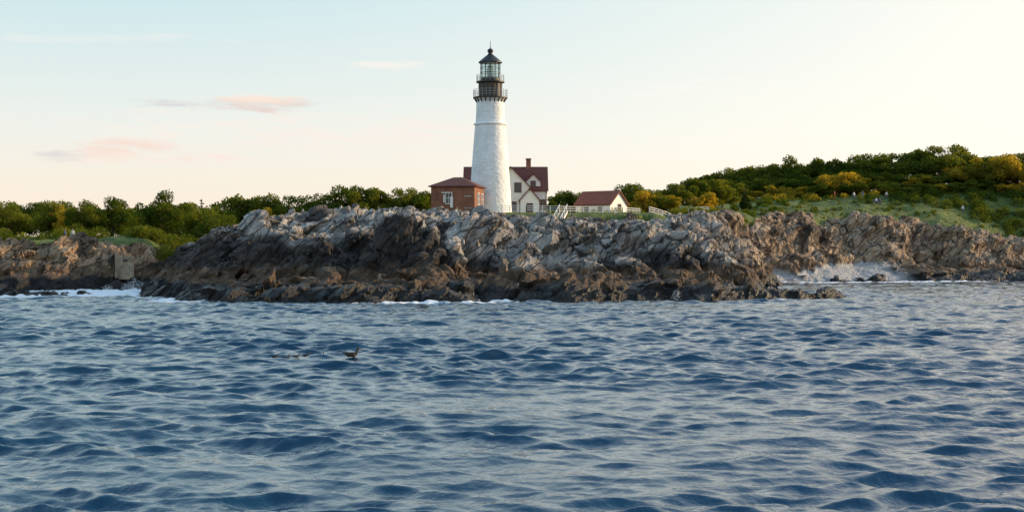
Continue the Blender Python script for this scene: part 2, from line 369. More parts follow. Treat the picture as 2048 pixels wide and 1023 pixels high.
def slab(V,F,pts,th):
    n=len(V); k=len(pts)
    p=[Vector(q) for q in pts]; nrm=(p[1]-p[0]).cross(p[2]-p[0]).normalized()
    if nrm.z<0: nrm=-nrm
    V+= [tuple(q) for q in p]+[tuple(q-nrm*th) for q in p]
    F.append(tuple(range(n,n+k))); F.append(tuple(range(n+2*k-1,n+k-1,-1)))
    for i in range(k): F.append((n+i,n+k+i,n+k+(i+1)%k,n+(i+1)%k))

M_white=simple('white_paint',(.78,.77,.75),.6,.06,2)
def tower_mat():
    m,nt,N,L,b=newmat('whitewashed_rubble_stone')
    tc=N.new('ShaderNodeTexCoord')
    mp=N.new('ShaderNodeMapping'); mp.inputs['Scale'].default_value=(1,1,1.7); L.new(tc.outputs['Object'],mp.inputs[0])
    v=N.new('ShaderNodeTexVoronoi'); v.inputs['Scale'].default_value=2.2; v.feature='SMOOTH_F1'; L.new(mp.outputs[0],v.inputs['Vector'])
    n=N.new('ShaderNodeTexNoise'); n.inputs['Scale'].default_value=.7; n.inputs['Detail'].default_value=8; L.new(tc.outputs['Object'],n.inputs['Vector'])
    r=N.new('ShaderNodeValToRGB'); r.color_ramp.elements[0].position=.3; r.color_ramp.elements[0].color=(.70,.69,.67,1); r.color_ramp.elements[1].position=.6; r.color_ramp.elements[1].color=(.84,.84,.84,1)
    L.new(n.outputs['Fac'],r.inputs['Fac']); L.new(r.outputs['Color'],b.inputs['Base Color']); b.inputs['Roughness'].default_value=.7
    bp=N.new('ShaderNodeBump'); bp.inputs['Distance'].default_value=.09; bp.inputs['Strength'].default_value=.8; L.new(v.outputs['Distance'],bp.inputs['Height']); L.new(bp.outputs[0],b.inputs['Normal'])
    return m
M_black=simple('black_iron',(.03,.028,.026),.5,.3,3)
M_brown=simple('weathered_iron',(.07,.05,.038),.6,.35,1.5)
M_roof=simple('red_shingles',(.13,.042,.033),.85,.25,3,.03,bscale=8)
M_roof2=simple('orange_red_shingles',(.22,.07,.04),.85,.2,3,.03,bscale=8)
M_trim=simple('dark_trim',(.12,.05,.04),.6)
M_glassdark=simple('window_pane',(.04,.05,.06),.08,.2,2)
M_rail=simple('railing_metal',(.35,.35,.34),.5)
M_stone=simple('foundation_stone',(.32,.29,.26),.85,.25,3,.04)
M_conc=simple('old_concrete',(.26,.195,.135),.9,.5,1.2,.05)
def brick_mat():
    m,nt,N,L,b=newmat('red_brick')
    tc=N.new('ShaderNodeTexCoord'); s=N.new('ShaderNodeSeparateXYZ'); L.new(tc.outputs['Object'],s.inputs[0])
    a=N.new('ShaderNodeMath'); a.operation='ADD'; L.new(s.outputs[0],a.inputs[0]); L.new(s.outputs[1],a.inputs[1])
    c=N.new('ShaderNodeCombineXYZ'); L.new(a.outputs[0],c.inputs[0]); L.new(s.outputs[2],c.inputs[1])
    k=N.new('ShaderNodeTexBrick'); k.inputs['Scale'].default_value=2.2; k.inputs['Mortar Size'].default_value=.012
    k.inputs['Color1'].default_value=(.32,.105,.05,1); k.inputs['Color2'].default_value=(.23,.075,.04,1); k.inputs['Mortar'].default_value=(.33,.27,.22,1)
    L.new(c.outputs[0],k.inputs['Vector'])
    n=N.new('ShaderNodeTexNoise'); n.inputs['Scale'].default_value=.8; n.inputs['Detail'].default_value=5; L.new(tc.outputs['Object'],n.inputs['Vector'])
    r=N.new('ShaderNodeValToRGB'); r.color_ramp.elements[0].position=.3; r.color_ramp.elements[0].color=(.65,.62,.6,1); r.color_ramp.elements[1].position=.7
    L.new(n.outputs['Fac'],r.inputs['Fac'])
    x=N.new('ShaderNodeMixRGB'); x.blend_type='MULTIPLY'; x.inputs[0].default_value=1; L.new(k.outputs['Color'],x.inputs[1]); L.new(r.outputs['Color'],x.inputs[2])
    L.new(x.outputs[0],b.inputs['Base Color']); b.inputs['Roughness'].default_value=.85; return m
M_brick=brick_mat()
def glass_mat():
    m,nt,N,L,b=newmat('lantern_glass')
    t=N.new('ShaderNodeBsdfTransparent'); t.inputs[0].default_value=(.72,.82,.82,1); g=N.new('ShaderNodeBsdfGlossy'); g.inputs['Roughness'].default_value=.05
    mx=N.new('ShaderNodeMixShader'); mx.inputs[0].default_value=.12; L.new(t.outputs[0],mx.inputs[1]); L.new(g.outputs[0],mx.inputs[2]); L.new(mx.outputs[0],N['Material Output'].inputs['Surface']); return m

# ------------------------------------------------------------ lighthouse
LX,LY,LZ=-3.2,210,10.5
lh=empty('lighthouse',(LX,LY,LZ))
prof=[(3.25,-.5),(3.2,.3),(3.05,2.5),(2.88,5),(2.70,7.6),(2.52,10),(2.36,12),(2.26,13.2),(2.42,13.3),(2.42,13.5),(2.16,13.62),(2.10,15),(2.04,16.8),(2.15,16.95),(2.3,17.1),(2.3,17.15)]
lathe('tower_shaft',prof,tower_mat(),lh,64)
lathe('gallery_deck',[(2.2,17.15),(2.55,17.2),(2.55,17.38),(1.6,17.40)],M_black,lh)
lathe('watch_room',[(1.68,17.38),(1.68,19.35),(1.78,19.5)],M_brown,lh)
lathe('lantern_deck',[(1.75,19.5),(2.1,19.55),(2.1,19.7),(1.4,19.72)],M_black,lh)
lathe('lantern_base',[(1.5,19.7),(1.5,20.25),(1.42,20.27)],M_black,lh)
lathe('lantern_glass',[(1.42,20.27),(1.42,22.45)],glass_mat(),lh,16,False)
lathe('lantern_roof',[(1.5,22.4),(1.75,22.45),(1.72,22.6),(1.2,23.05),(.7,23.45),(.38,23.7),(.3,23.95),(.42,24.1),(.45,24.3),(.3,24.5),(.08,24.6),(.05,24.9),(.03,25.7)],M_black,lh,32)
lathe('lens',[(.3,19.9),(.45,20.5),(.55,21.1),(.5,21.6),(.3,22.1)],simple('lens_glass',(.55,.6,.55),.15),lh,24)
lathe('lens_pedestal',[(.35,19.7),(.25,20.0)],M_brown,lh,16)
def rail(name,r,z0,h,n,mat,nr=3,t=.035):
    L_=[]
    for k in range(n):
        a=2*math.pi*k/n; L_.append((r*math.cos(a),r*math.sin(a),z0+h/2,t*1.3,t*1.3,h))
    boxes(name+'_posts',L_,mat,lh)
    for q in range(nr):
        z=z0+h*(q+1)/nr; lathe(name+'_rail_%d'%q,[(r-t/2,z-t/2),(r+t/2,z-t/2),(r+t/2,z+t/2),(r-t/2,z+t/2),(r-t/2,z-t/2)],mat,lh,32,False,False)
rail('gallery',2.48,17.38,1.1,28,M_rail); rail('lantern_gallery',2.02,19.7,.95,20,M_rail)
rail('lantern_mullions',1.44,20.25,2.2,12,M_black,3,.07)
boxes('watch_ribs',[(1.70*math.cos(a),1.70*math.sin(a),18.4,.1,.1,1.95) for a in [2*math.pi*k/14 for k in range(14)]],M_black,lh)
V=[];F=[]
for k in range(20):
    a=2*math.pi*k/20; c,s=math.cos(a),math.sin(a); n=len(V); tx,ty=-s*.06,c*.06
    for sg in (-1,1):
        V+=[(2.05*c+sg*tx,2.05*s+sg*ty,16.55),(2.45*c+sg*tx,2.45*s+sg*ty,17.19),(2.05*c+sg*tx,2.05*s+sg*ty,17.19)]
    F+=[(n,n+1,n+2),(n+5,n+4,n+3),(n,n+3,n+4,n+1),(n+1,n+4,n+5,n+2),(n+2,n+5,n+3,n)]
mesh_obj('gallery_brackets',V,F,M_black,lh)

# ------------------------------------------------------------ brick fog-signal house
def window(lst_frame,lst_glass,cx,y,cz,w,h,face='f'):
    t=.1
    if face=='f':
        lst_glass.append((cx,y-.02,cz,w,.04,h))
        for dx in (-w/2-t/2,w/2+t/2): lst_frame.append((cx+dx,y-.05,cz,t,.1,h+2*t))
        for dz in (-h/2-t/2,h/2+t/2): lst_frame.append((cx,y-.045,cz+dz,w,.09,t))
        lst_frame.append((cx,y-.05,cz,w,.05,.06)); lst_frame.append((cx,y-.055,cz,.05,.05,h))
    else:
        lst_glass.append((cx+.02,y,cz,.04,w,h))
        for dy in (-w/2-t/2,w/2+t/2): lst_frame.append((cx+.05,y+dy,cz,.1,t,h+2*t))
        for dz in (-h/2-t/2,h/2+t/2): lst_frame.append((cx+.045,y,cz+dz,.09,w,t))
        lst_frame.append((cx+.05,y,cz,.05,w,.06)); lst_frame.append((cx+.055,y,cz,.05,.05,h))
bh=empty('brick_house',(-7.75,203.6,10.3),R(-11))
boxes('walls',[(0,0,2.15,6.3,6.4,3.7)],M_brick,bh)
boxes('foundation',[(0,0,-.1,6.5,6.6,.8)],M_stone,bh)
a,bq,e,rz=3.5,3.55,3.95,5.45
V=[(-a,-bq,e),(a,-bq,e),(a,bq,e),(-a,bq,e),(-.6,0,rz),(.6,0,rz),(-a,-bq,e+.12),(a,-bq,e+.12),(a,bq,e+.12),(-a,bq,e+.12)]
F=[(6,7,5,4),(7,8,5),(8,9,4,5),(9,6,4),(0,1,7,6),(1,2,8,7),(2,3,9,8),(3,0,6,9),(3,2,1,0)]
mesh_obj('hipped_roof',V,F,M_roof,bh)
fr=[];gl=[]
window(fr,gl,-.55,-3.2,2.35,.8,1.5); window(fr,gl,3.15,-.8,2.3,.9,1.5,'r'); window(fr,gl,3.15,1.7,2.3,.9,1.5,'r')
boxes('window_frames',fr,M_white,bh); boxes('window_glass',gl,M_glassdark,bh)
boxes('fog_horn_hood',[(-.95,-3.42,3.12,1.2,.4,.12),(-.1,-3.4,1.75,.35,.35,1.5),(-1.2,-3.36,2.3,.16,.3,1.1)],M_white,bh)
boxes('lintels',[(2.2,-3.23,2.6,1.0,.06,.2),(2.2,-3.23,.95,1.0,.06,.15)],M_stone,bh)

# ------------------------------------------------------------ keeper's house
kh=empty('keepers_house',(0,222,10.5))
def gable_house(parent,pfx,x0,x1,y0,y1,ze,zr,axis,wall,roof,over=.35,z0=0,trim=True):
    V=[(x0,y0,z0),(x1,y0,z0),(x1,y1,z0),(x0,y1,z0),(x0,y0,ze),(x1,y0,ze),(x1,y1,ze),(x0,y1,ze)]
    if axis=='x':
        ym=(y0+y1)/2; V+=[(x0,ym,zr),(x1,ym,zr)]
        F=[(0,1,5,4),(2,3,7,6),(1,2,6,9,5),(3,0,4,8,7)]
    else:
        xm=(x0+x1)/2; V+=[(xm,y0,zr),(xm,y1,zr)]
        F=[(1,2,6,5),(3,0,4,7),(0,1,5,8,4),(2,3,7,9,6)]
    mesh_obj(pfx+'_walls',V,F,wall,parent)
    V=[];F=[];th=.16;up=.17
    if axis=='x':
        s=(zr-ze)/((y1-y0)/2); zl=ze-s*over
        slab(V,F,[(x0-over,y0-over,zl+up),(x1+over,y0-over,zl+up),(x1+over,ym,zr+up),(x0-over,ym,zr+up)],th)
        slab(V,F,[(x0-over,ym,zr+up+.003),(x1+over,ym,zr+up+.003),(x1+over,y1+over,zl+up),(x0-over,y1+over,zl+up)],th)
    else:
        s=(zr-ze)/((x1-x0)/2); zl=ze-s*over
        slab(V,F,[(x0-over,y0-over,zl+up),(xm,y0-over,zr+up),(xm,y1+over,zr+up),(x0-over,y1+over,zl+up)],th)
        slab(V,F,[(xm,y0-over,zr+up+.003),(x1+over,y0-over,zl+up),(x1+over,y1+over,zl+up),(xm,y1+over,zr+up+.003)],th)
    mesh_obj(pfx+'_roof',V,F,roof,parent)
gable_house(kh,'main',-7.3,5.3,-1,6.6,4.3,7.9,'x',M_white,M_roof)
gable_house(kh,'front_wing',-3.4,3.0,-3.6,2.5,4.3,7.6,'y',M_white,M_roof)
gable_house(kh,'porch_wing',1.2,4.2,-5.2,-1.2,2.5,4.2,'y',M_white,M_roof,.25)
gable_house(kh,'dormer',2.2,4.4,-.6,2.4,5.6,6.7,'y',M_white,M_roof,.2,3.6)
boxes('chimney',[(2.6,2.8,8.3,.75,.75,1.9),(2.6,2.8,9.3,.9,.9,.16)],M_brick,kh)
fr=[];gl=[]
window(fr,gl,.9,-3.6,4.5,.9,1.35); window(fr,gl,2.7,-5.2,1.35,.8,1.2); window(fr,gl,4.75,-1,1.9,.7,1.4); window(fr,gl,3.3,-.6,5.2,.6,.8); window(fr,gl,.2,-3.6,1.6,.8,1.3)
boxes('window_frames',fr,M_trim,kh); boxes('window_glass',gl,M_glassdark,kh)
boxes('corner_boards',[(3.03,-3.62,2.1,.16,.12,4.2),(5.32,-1.02,2.1,.16,.12,4.2),(4.22,-5.22,1.2,.14,.12,2.4),(1.18,-5.22,1.2,.14,.12,2.4),(4.2,-1.03,2.7,2.2,.06,.14)],M_trim,kh)

# ------------------------------------------------------------ cottage
ct=empty('white_cottage',(14.2,226,10.9),R(-38))
gable_house(ct,'cottage',-3.3,3.3,-2.4,2.4,1.75,3.75,'x',M_white,M_roof2,.3)
fr=[];gl=[]; window(fr,gl,3.3,.2,1.2,.7,1.0,'r'); window(fr,gl,-1.2,-2.4,.95,.6,.7); window(fr,gl,1.4,-2.4,.95,.6,.7)
boxes('window_frames',fr,M_trim,ct); boxes('window_glass',gl,M_glassdark,ct)

# ------------------------------------------------------------ fences, stair, ruins
def fence(path,h=.95,step=1.1):
    L_=[];V=[];F=[]
    for (xa,ya),(xb,yb) in zip(path[:-1],path[1:]):
        d=math.hypot(xb-xa,yb-ya); n=max(1,int(d/step))
        for i in range(n+1):
            t=i/n; X_,Y_=xa+(xb-xa)*t,ya+(yb-ya)*t; z=ground(X_,Y_); L_.append((X_,Y_,z+h/2-.1,.1,.1,h+.25))
            if i<n:
                t2=(i+1)/n; X2,Y2=xa+(xb-xa)*t2,ya+(yb-ya)*t2; z2=ground(X2,Y2)
                for hh in (.35,.68,1.0):
                    k=len(V); 
                    for (qx,qy,qz) in ((X_,Y_,z),(X2,Y2,z2)):
                        V+=[(qx,qy-.03,qz+hh*h-.035),(qx,qy+.03,qz+hh*h-.035),(qx,qy+.03,qz+hh*h+.035),(qx,qy-.03,qz+hh*h+.035)]
                    F+=[(k,k+4,k+7,k+3),(k+1,k+2,k+6,k+5),(k+3,k+7,k+6,k+2),(k,k+1,k+5,k+4)]
    e=empty('white_fence',(0,0,0)); boxes('posts',L_,M_white,e); mesh_obj('rails',V,F,M_white,e)
fence([(-3.8,199),(2,198.5),(6.5,200),(10,203)]); fence([(10,203),(16,206),(19,211)]); fence([(19.5,202),(22.5,206),(25,215)]); fence([(27.5,222),(31,224)])
st=empty('wooden_stair',(6.0,193.2,8.7),R(-20))
boxes('treads',[(0,i*.3,i*.19,1.0,.3,.06) for i in range(11)],M_rail,st)
V=[];F=[]
for sx in (-.55,.55):
    slab(V,F,[(sx-.04,-.1,.9),(sx+.04,-.1,.9),(sx+.04,3.2,2.95),(sx-.04,3.2,2.95)],.08)
    slab(V,F,[(sx-.04,-.1,-.05),(sx+.04,-.1,-.05),(sx+.04,3.2,2.0),(sx-.04,3.2,2.0)],.25)
mesh_obj('stringers_and_handrails',V,F,M_white,st)
boxes('stair_posts',[(sx,.1+i*.95,.45+i*.6,.08,.08,1.1) for sx in (-.55,.55) for i in range(4)],M_white,st)
bk=empty('concrete_bunker',(-51.3,188.3,-1.1),R(14))
boxes('bunker_walls',[(-.95,0,4.4,.5,2.2,3.4),(.95,0,4.2,.5,2.2,2.9),(0,.02,4.1,1.4,2.15,3.2),(-.5,.3,6.0,.9,1.2,.5)],M_conc,bk)
boxes('bunker_slot',[(.1,-1.06,5.0,.6,.03,.35)],M_black,bk)
cb=empty('concrete_footing',(-12.2,147.6,-.7),R(3)); boxes('footing_blocks',[(0,0,2.4,3.4,1.2,1.9),(-1.4,-.3,1.6,1.6,1.4,1.2),(2.2,.2,2.1,1.2,1,1.4)],M_conc,cb)

# ------------------------------------------------------------ trees
def leaf_mat(name,c1,c2,trans):
    m,nt,N,L,b=newmat(name)
    geo=N.new('ShaderNodeNewGeometry'); n=N.new('ShaderNodeTexNoise'); n.inputs['Scale'].default_value=.55; n.inputs['Detail'].default_value=5; L.new(geo.outputs['Position'],n.inputs['Vector'])
    oi=N.new('ShaderNodeObjectInfo'); a=N.new('ShaderNodeMath'); a.operation='MULTIPLY_ADD'; a.inputs[1].default_value=.35; L.new(oi.outputs['Random'],a.inputs[0]); L.new(n.outputs['Fac'],a.inputs[2])
    r=N.new('ShaderNodeValToRGB'); r.color_ramp.elements[0].position=.4; r.color_ramp.elements[1].position=.95; r.color_ramp.elements[0].color=(*c1,1); r.color_ramp.elements[1].color=(*c2,1)
    L.new(a.outputs[0],r.inputs['Fac'])
    d=N.new('ShaderNodeBsdfDiffuse'); t=N.new('ShaderNodeBsdfTranslucent'); L.new(r.outputs[0],d.inputs[0])
    h=N.new('ShaderNodeMixRGB'); h.blend_type='MULTIPLY'; h.inputs[0].default_value=1; h.inputs[2].default_value=(1.8,1.4,.5,1); L.new(r.outputs[0],h.inputs[1]); L.new(h.outputs[0],t.inputs[0])
    mx=N.new('ShaderNodeMixShader'); mx.inputs[0].default_value=trans; L.new(d.outputs[0],mx.inputs[1]); L.new(t.outputs[0],mx.inputs[2]); L.new(mx.outputs[0],N['Material Output'].inputs['Surface']); return m
ML=leaf_mat('green_foliage',(.045,.085,.016),(.15,.18,.032),.5)
MG=leaf_mat('golden_foliage',(.16,.17,.025),(.42,.33,.05),.55)
MC=leaf_mat('conifer_foliage',(.02,.045,.015),(.05,.08,.025),.3)
M_bark=simple('bark',(.10,.075,.055),.9,.3,4)
def limb(V,F,p,q,r0,r1,seg=6):
    p,q=Vector(p),Vector(q); d=(q-p).normalized(); a=d.orthogonal().normalized(); bb=d.cross(a); n=len(V)
    for c,r in ((p,r0),(q,r1)):
        for k in range(seg):
            t=2*math.pi*k/seg; V.append(tuple(c+a*math.cos(t)*r+bb*math.sin(t)*r))
    for k in range(seg): F.append((n+k,n+(k+1)%seg,n+seg+(k+1)%seg,n+seg+k))
def leaves_np(centers,radii,per,size,g,flat=.75):
    P=[]
    for c,r in zip(centers,radii):
        n=int(per*r*r); d=g.normal(size=(n,3)); d/=np.linalg.norm(d,axis=1)[:,None]
        rad=r*(.45+.75*g.random(n)**.8); p=d*rad[:,None]; p[:,2]*=flat; P.append(p+np.array(c))
    P=np.concatenate(P); n=len(P)
    a=g.normal(size=(n,3)); a/=np.linalg.norm(a,axis=1)[:,None]; bb=g.normal(size=(n,3)); bb-=a*(a*bb).sum(1)[:,None]; bb/=np.linalg.norm(bb,axis=1)[:,None]
    s=size*g.uniform(.6,1.3,n)[:,None]
    Q=np.stack([P-a*s*.5,P-bb*s*.32,P+a*s*.5,P+bb*s*.32],1).reshape(-1,3)
    return Q
def build_leafy(name,V,F,Q,leafm):
    n0=len(V); nq=len(Q)//4
    me=bpy.data.meshes.new(name)
    allv=np.concatenate([np.array(V,dtype=float).reshape(-1,3),Q]); 
    loops=[i for f in F for i in f]; starts=list(np.cumsum([0]+[len(f) for f in F])[:-1]) if F else []
    li=np.concatenate([np.array(loops,dtype=np.int32),np.arange(n0,n0+nq*4,dtype=np.int32)])
    ls=np.concatenate([np.array(starts,dtype=np.int32),len(loops)+np.arange(0,nq*4,4,dtype=np.int32)])
    me.vertices.add(len(allv)); me.vertices.foreach_set('co',allv.astype(np.float32).ravel())
    me.loops.add(len(li)); me.loops.foreach_set('vertex_index',li); me.polygons.add(len(ls)); me.polygons.foreach_set('loop_start',ls)
    me.materials.append(M_bark); me.materials.append(leafm)
    me.polygons.foreach_set('material_index',np.concatenate([np.zeros(len(F),np.int32),np.ones(nq,np.int32)]))
    me.update(calc_edges=True); return me
def tree_mesh(name,seed,H,W,leafm,low=.08):
    g=np.random.default_rng(seed); V=[];F=[]
    limb(V,F,(0,0,-.5),(0.1*H*.1,0,H*.35),.035*H,.025*H)
    limb(V,F,(0.01*H,0,H*.35),(g.normal()*.03*H,g.normal()*.03*H,H*.75),.025*H,.008*H)
    C=[];Rr=[]
    for k in range(38):
        for _ in range(30):
            d=g.normal(size=3); d/=np.linalg.norm(d); rr_=g.random()**.4
            p=np.array([d[0]*W*.5*rr_,d[1]*W*.5*rr_,H*(low+(1-low)/2)+d[2]*H*(1-low)*.42*rr_])
            if all(np.linalg.norm(p-c)>W*.11 for c in C): break
        C.append(p); Rr.append(W*g.uniform(.07,.17))
        if k%2==0: limb(V,F,(0,0,H*g.uniform(.2,.5)),tuple(p),.012*H,.004*H,5)
    Q=leaves_np(C,Rr,300*(6/W)**1.2,.36,g)
    return build_leafy(name,V,F,Q,leafm)
def conifer_mesh(name,seed,H,W):
    g=np.random.default_rng(seed); V=[];F=[]; limb(V,F,(0,0,-.5),(0,0,H),.03*H,.004*H)
    C=[];Rr=[]
    for k in range(14):
        z=H*(.15+.8*k/13); r=W*.5*(1-k/14.5)
        for j in range(max(2,int(6*(1-k/16)))):
            a=g.uniform(0,6.28); C.append(np.array([math.cos(a)*r*.6,math.sin(a)*r*.6,z])); Rr.append(max(.18,r*.42)); limb(V,F,(0,0,z),(math.cos(a)*r,math.sin(a)*r,z-.1),.03,.01,4)
    return build_leafy(name,V,F,leaves_np(C,Rr,420,.26,g,.5),MC)
TM=[tree_mesh('tree_crown_%d'%i,50+i,7,[7,8,6,7.5,9][i],ML) for i in range(5)]
TG=[tree_mesh('golden_crown_%d'%i,70+i,6,[6.5,7.5][i],MG,.05) for i in range(2)]
TC=conifer_mesh('conifer_crown',90,7,3.6)
tr=random.Random(3)
def put(kind,X_,Y_,ztop,wscale=1.0,name='leafy_tree'):
    z=ground(X_,Y_); me=tr.choice(TM) if kind=='g' else tr.choice(TG) if kind=='y' else TC
    H=7 if kind!='y' else 6
    s=max(.3,(ztop-z)/(H*.97))
    o=bpy.data.objects.new(name,me); o.location=(X_,Y_,z-.1); o.rotation_euler=(0,0,tr.uniform(0,6.28)); ws=max(s*.9,wscale*tr.uniform(.85,1.1)) if wscale else s
    o.scale=(ws,ws,s); scene.collection.objects.link(o)
X_=-118.0
while X_<-55:
    put('y' if tr.random()<(.75 if X_<-66 else .45) else 'g',X_,tr.uniform(216,232),tr.uniform(11.8,13.4),.85); put('g',X_+1.5,tr.uniform(236,255),tr.uniform(13,14.2),.9); X_+=tr.uniform(2.6,4.2)
for (a,bq,c,dd) in [(-52.5,214,13.9,1.0),(-48,220,12.1,.9),(-44.5,216,11.0,.8),(-49,229,12.6,.9),(-46,235,14.6,.9),(-42.5,236,14.9,1.1),(-39,234,14.2,1.0),(-36,236,14.6,1.0),(-33,237,13.8,.9),(-30,236,14.9,1.0),(-26.5,235,16.6,1.1),(-23,236,16.2,.9),(-20,240,14.6,.8),(-17.5,238,15.9,1.0),(-14,239,15.9,.9),(-10,246,14.8,.9),
    (7,240,14.8,.8),(9.5,242,16.0,.9),(12.8,243,15.8,.8),(16,247,14.2,.8),(20.5,250,17.5,.8),(24,248,16.3,.9),(26.5,252,16.4,.8),(29.5,254,17.6,.9),(32.5,255,18.6,1.0),(36.3,258,18.6,.9),(39,264,17.8,.9),
    (74,308,25,1.2),(77.5,309,27.0,1.4),(84,311,27.0,1.4),(89,311,28.0,1.6),(94,310,28.6,1.6),(99,312,28.0,1.5),(104,308,26.5,1.5),(110,310,27,1.6),(116,306,26,1.5)]:
    put('g',a,bq,c,dd)
for (a,bq,c) in [(22.5,246,15.6),(27.5,247,15),(34,250,15.8),(-31,231,12.2),(-40,230,12.3)]: put('y',a,bq,c,.7)
put('c',-51.5,236,13.9,None,'pine_tree'); put('c',-53,238,13.2,None,'pine_tree'); put('c',44,268,18,None,'pine_tree')
X_=43.0
while X_<73:
    f=(X_-43)/30; put('g',X_,tr.uniform(308,314),22.6+3.2*min(1,f*1.6)+tr.uniform(-.5,.4),1.2); put('g',X_+1,tr.uniform(303,307),20.6+2.4*f+tr.uniform(-.8,.5),1.1); X_+=tr.uniform(2.6,3.8)
X_=41.0
while X_<80:
    put('y' if tr.random()<.65 else 'g',X_,tr.uniform(296,303),18.6+1.4*(X_-41)/39+tr.uniform(-.8,1.4),.75,'golden_bush'); X_+=tr.uniform(2.6,4)
for (a,bq,c) in [(70,300,22),(67,299,21.6),(73,301,21.2),(100,301,25.4),(104,300,25.8),(108,300,25),(95,303,23.6),(112,300,25),(86,300,21.5)]: put('y',a,bq,c,1.1)
X_=76.0
while X_<118:
    put('g',X_,tr.uniform(301,306),tr.uniform(21,23.6),1.2); put('g' if tr.random()<.7 else 'y',X_+2,tr.uniform(294,299),tr.uniform(18.4,20.2),.85); X_+=tr.uniform(3,4.5)
def thicket(name,n,fn,rlo,rhi,mat,size=.3,per=300,seed=1):
    g=np.random.default_rng(seed); C=[];Rr=[];V=[];F=[]
    for i in range(n):
        a,bq=fn(g); z=ground(a,bq); r=g.uniform(rlo,rhi); C.append((a,bq,z+r*.45)); Rr.append(r)
        limb(V,F,(a,bq,z-.3),(a,bq,z+r*.5),.06,.03,4)
    me=build_leafy(name,V,F,leaves_np(C,Rr,per,size,g,.8),mat); o=bpy.data.objects.new(name,me); scene.collection.objects.link(o)
thicket('shrub_thicket',90,lambda g:(g.uniform(-53,-34),g.uniform(196,222)),.7,1.7,ML,seed=1)
thicket('shrub_thicket',120,lambda g:(g.uniform(-125,-50),g.uniform(200,214)),.5,1.5,ML,seed=2)
thicket('shrub_thicket',200,lambda g:((lambda a:(a,g.uniform(np.interp(a,[76,97,120],[288,279,281]),302)))(g.uniform(78,120))),.5,1.5,ML,seed=3,per=240)
thicket('shrub_thicket',60,lambda g:(g.uniform(5,34),g.uniform(206,232) if g.random()<.5 else g.uniform(228,240)),.4,.9,ML,seed=4)
thicket('shrub_thicket',70,lambda g:(g.uniform(-40,-12),g.uniform(196,230)),.5,1.2,ML,seed=5)
thicket('grass_tufts',260,lambda g:((lambda a:(a,tab(KC,a)+g.uniform(-2,16)))(g.uniform(24,100))),.12,.4,leaf_mat('tall_grass',(.08,.12,.02),(.22,.22,.045),.4),.2,700,seed=6)
thicket('shrub_thicket',90,lambda g:((lambda a:(a,tab(KC,a)+g.uniform(1,26)))(g.uniform(26,80))),.3,.9,ML,seed=8)
thicket('golden_thicket',80,lambda g:(g.uniform(40,78),g.uniform(291,301)),.4,1.1,MG,seed=7)

# spray where swells break on the ledges
def spray(pts,seed):
    g=np.random.default_rng(seed); C=[p[:3] for p in pts]; Q=leaves_np(C,[p[3] for p in pts],900,.07,g,1.0)
    m=simple('white_spray',(.85,.87,.88),.9,.02)
    me=bpy.data.meshes.new('sea_spray'); nq=len(Q)//4; me.from_pydata(Q.tolist(),[],np.arange(nq*4).reshape(-1,4).tolist()); me.materials.append(m)
    o=bpy.data.objects.new('sea_spray',me); scene.collection.objects.link(o)
spray([(-46.5,176,.5,.9),(-45.5,177,1.1,.6),(-48,178,.4,.8),(-44,175,.3,.7),(-50,176,.2,.7),(-47,177,1.5,.3)],1)
spray([(25.0,150.5,.5,.6),(25.6,151.5,.8,.6),(28,153.2,.6,.5),(16.3,141.0,.5,.45),(16.4,141.2,.9,.25),(33.5,155,.3,.6),(24.4,149,.3,.6),(-4.6,139.5,.3,.5),(-4,141,.4,.5)],2)

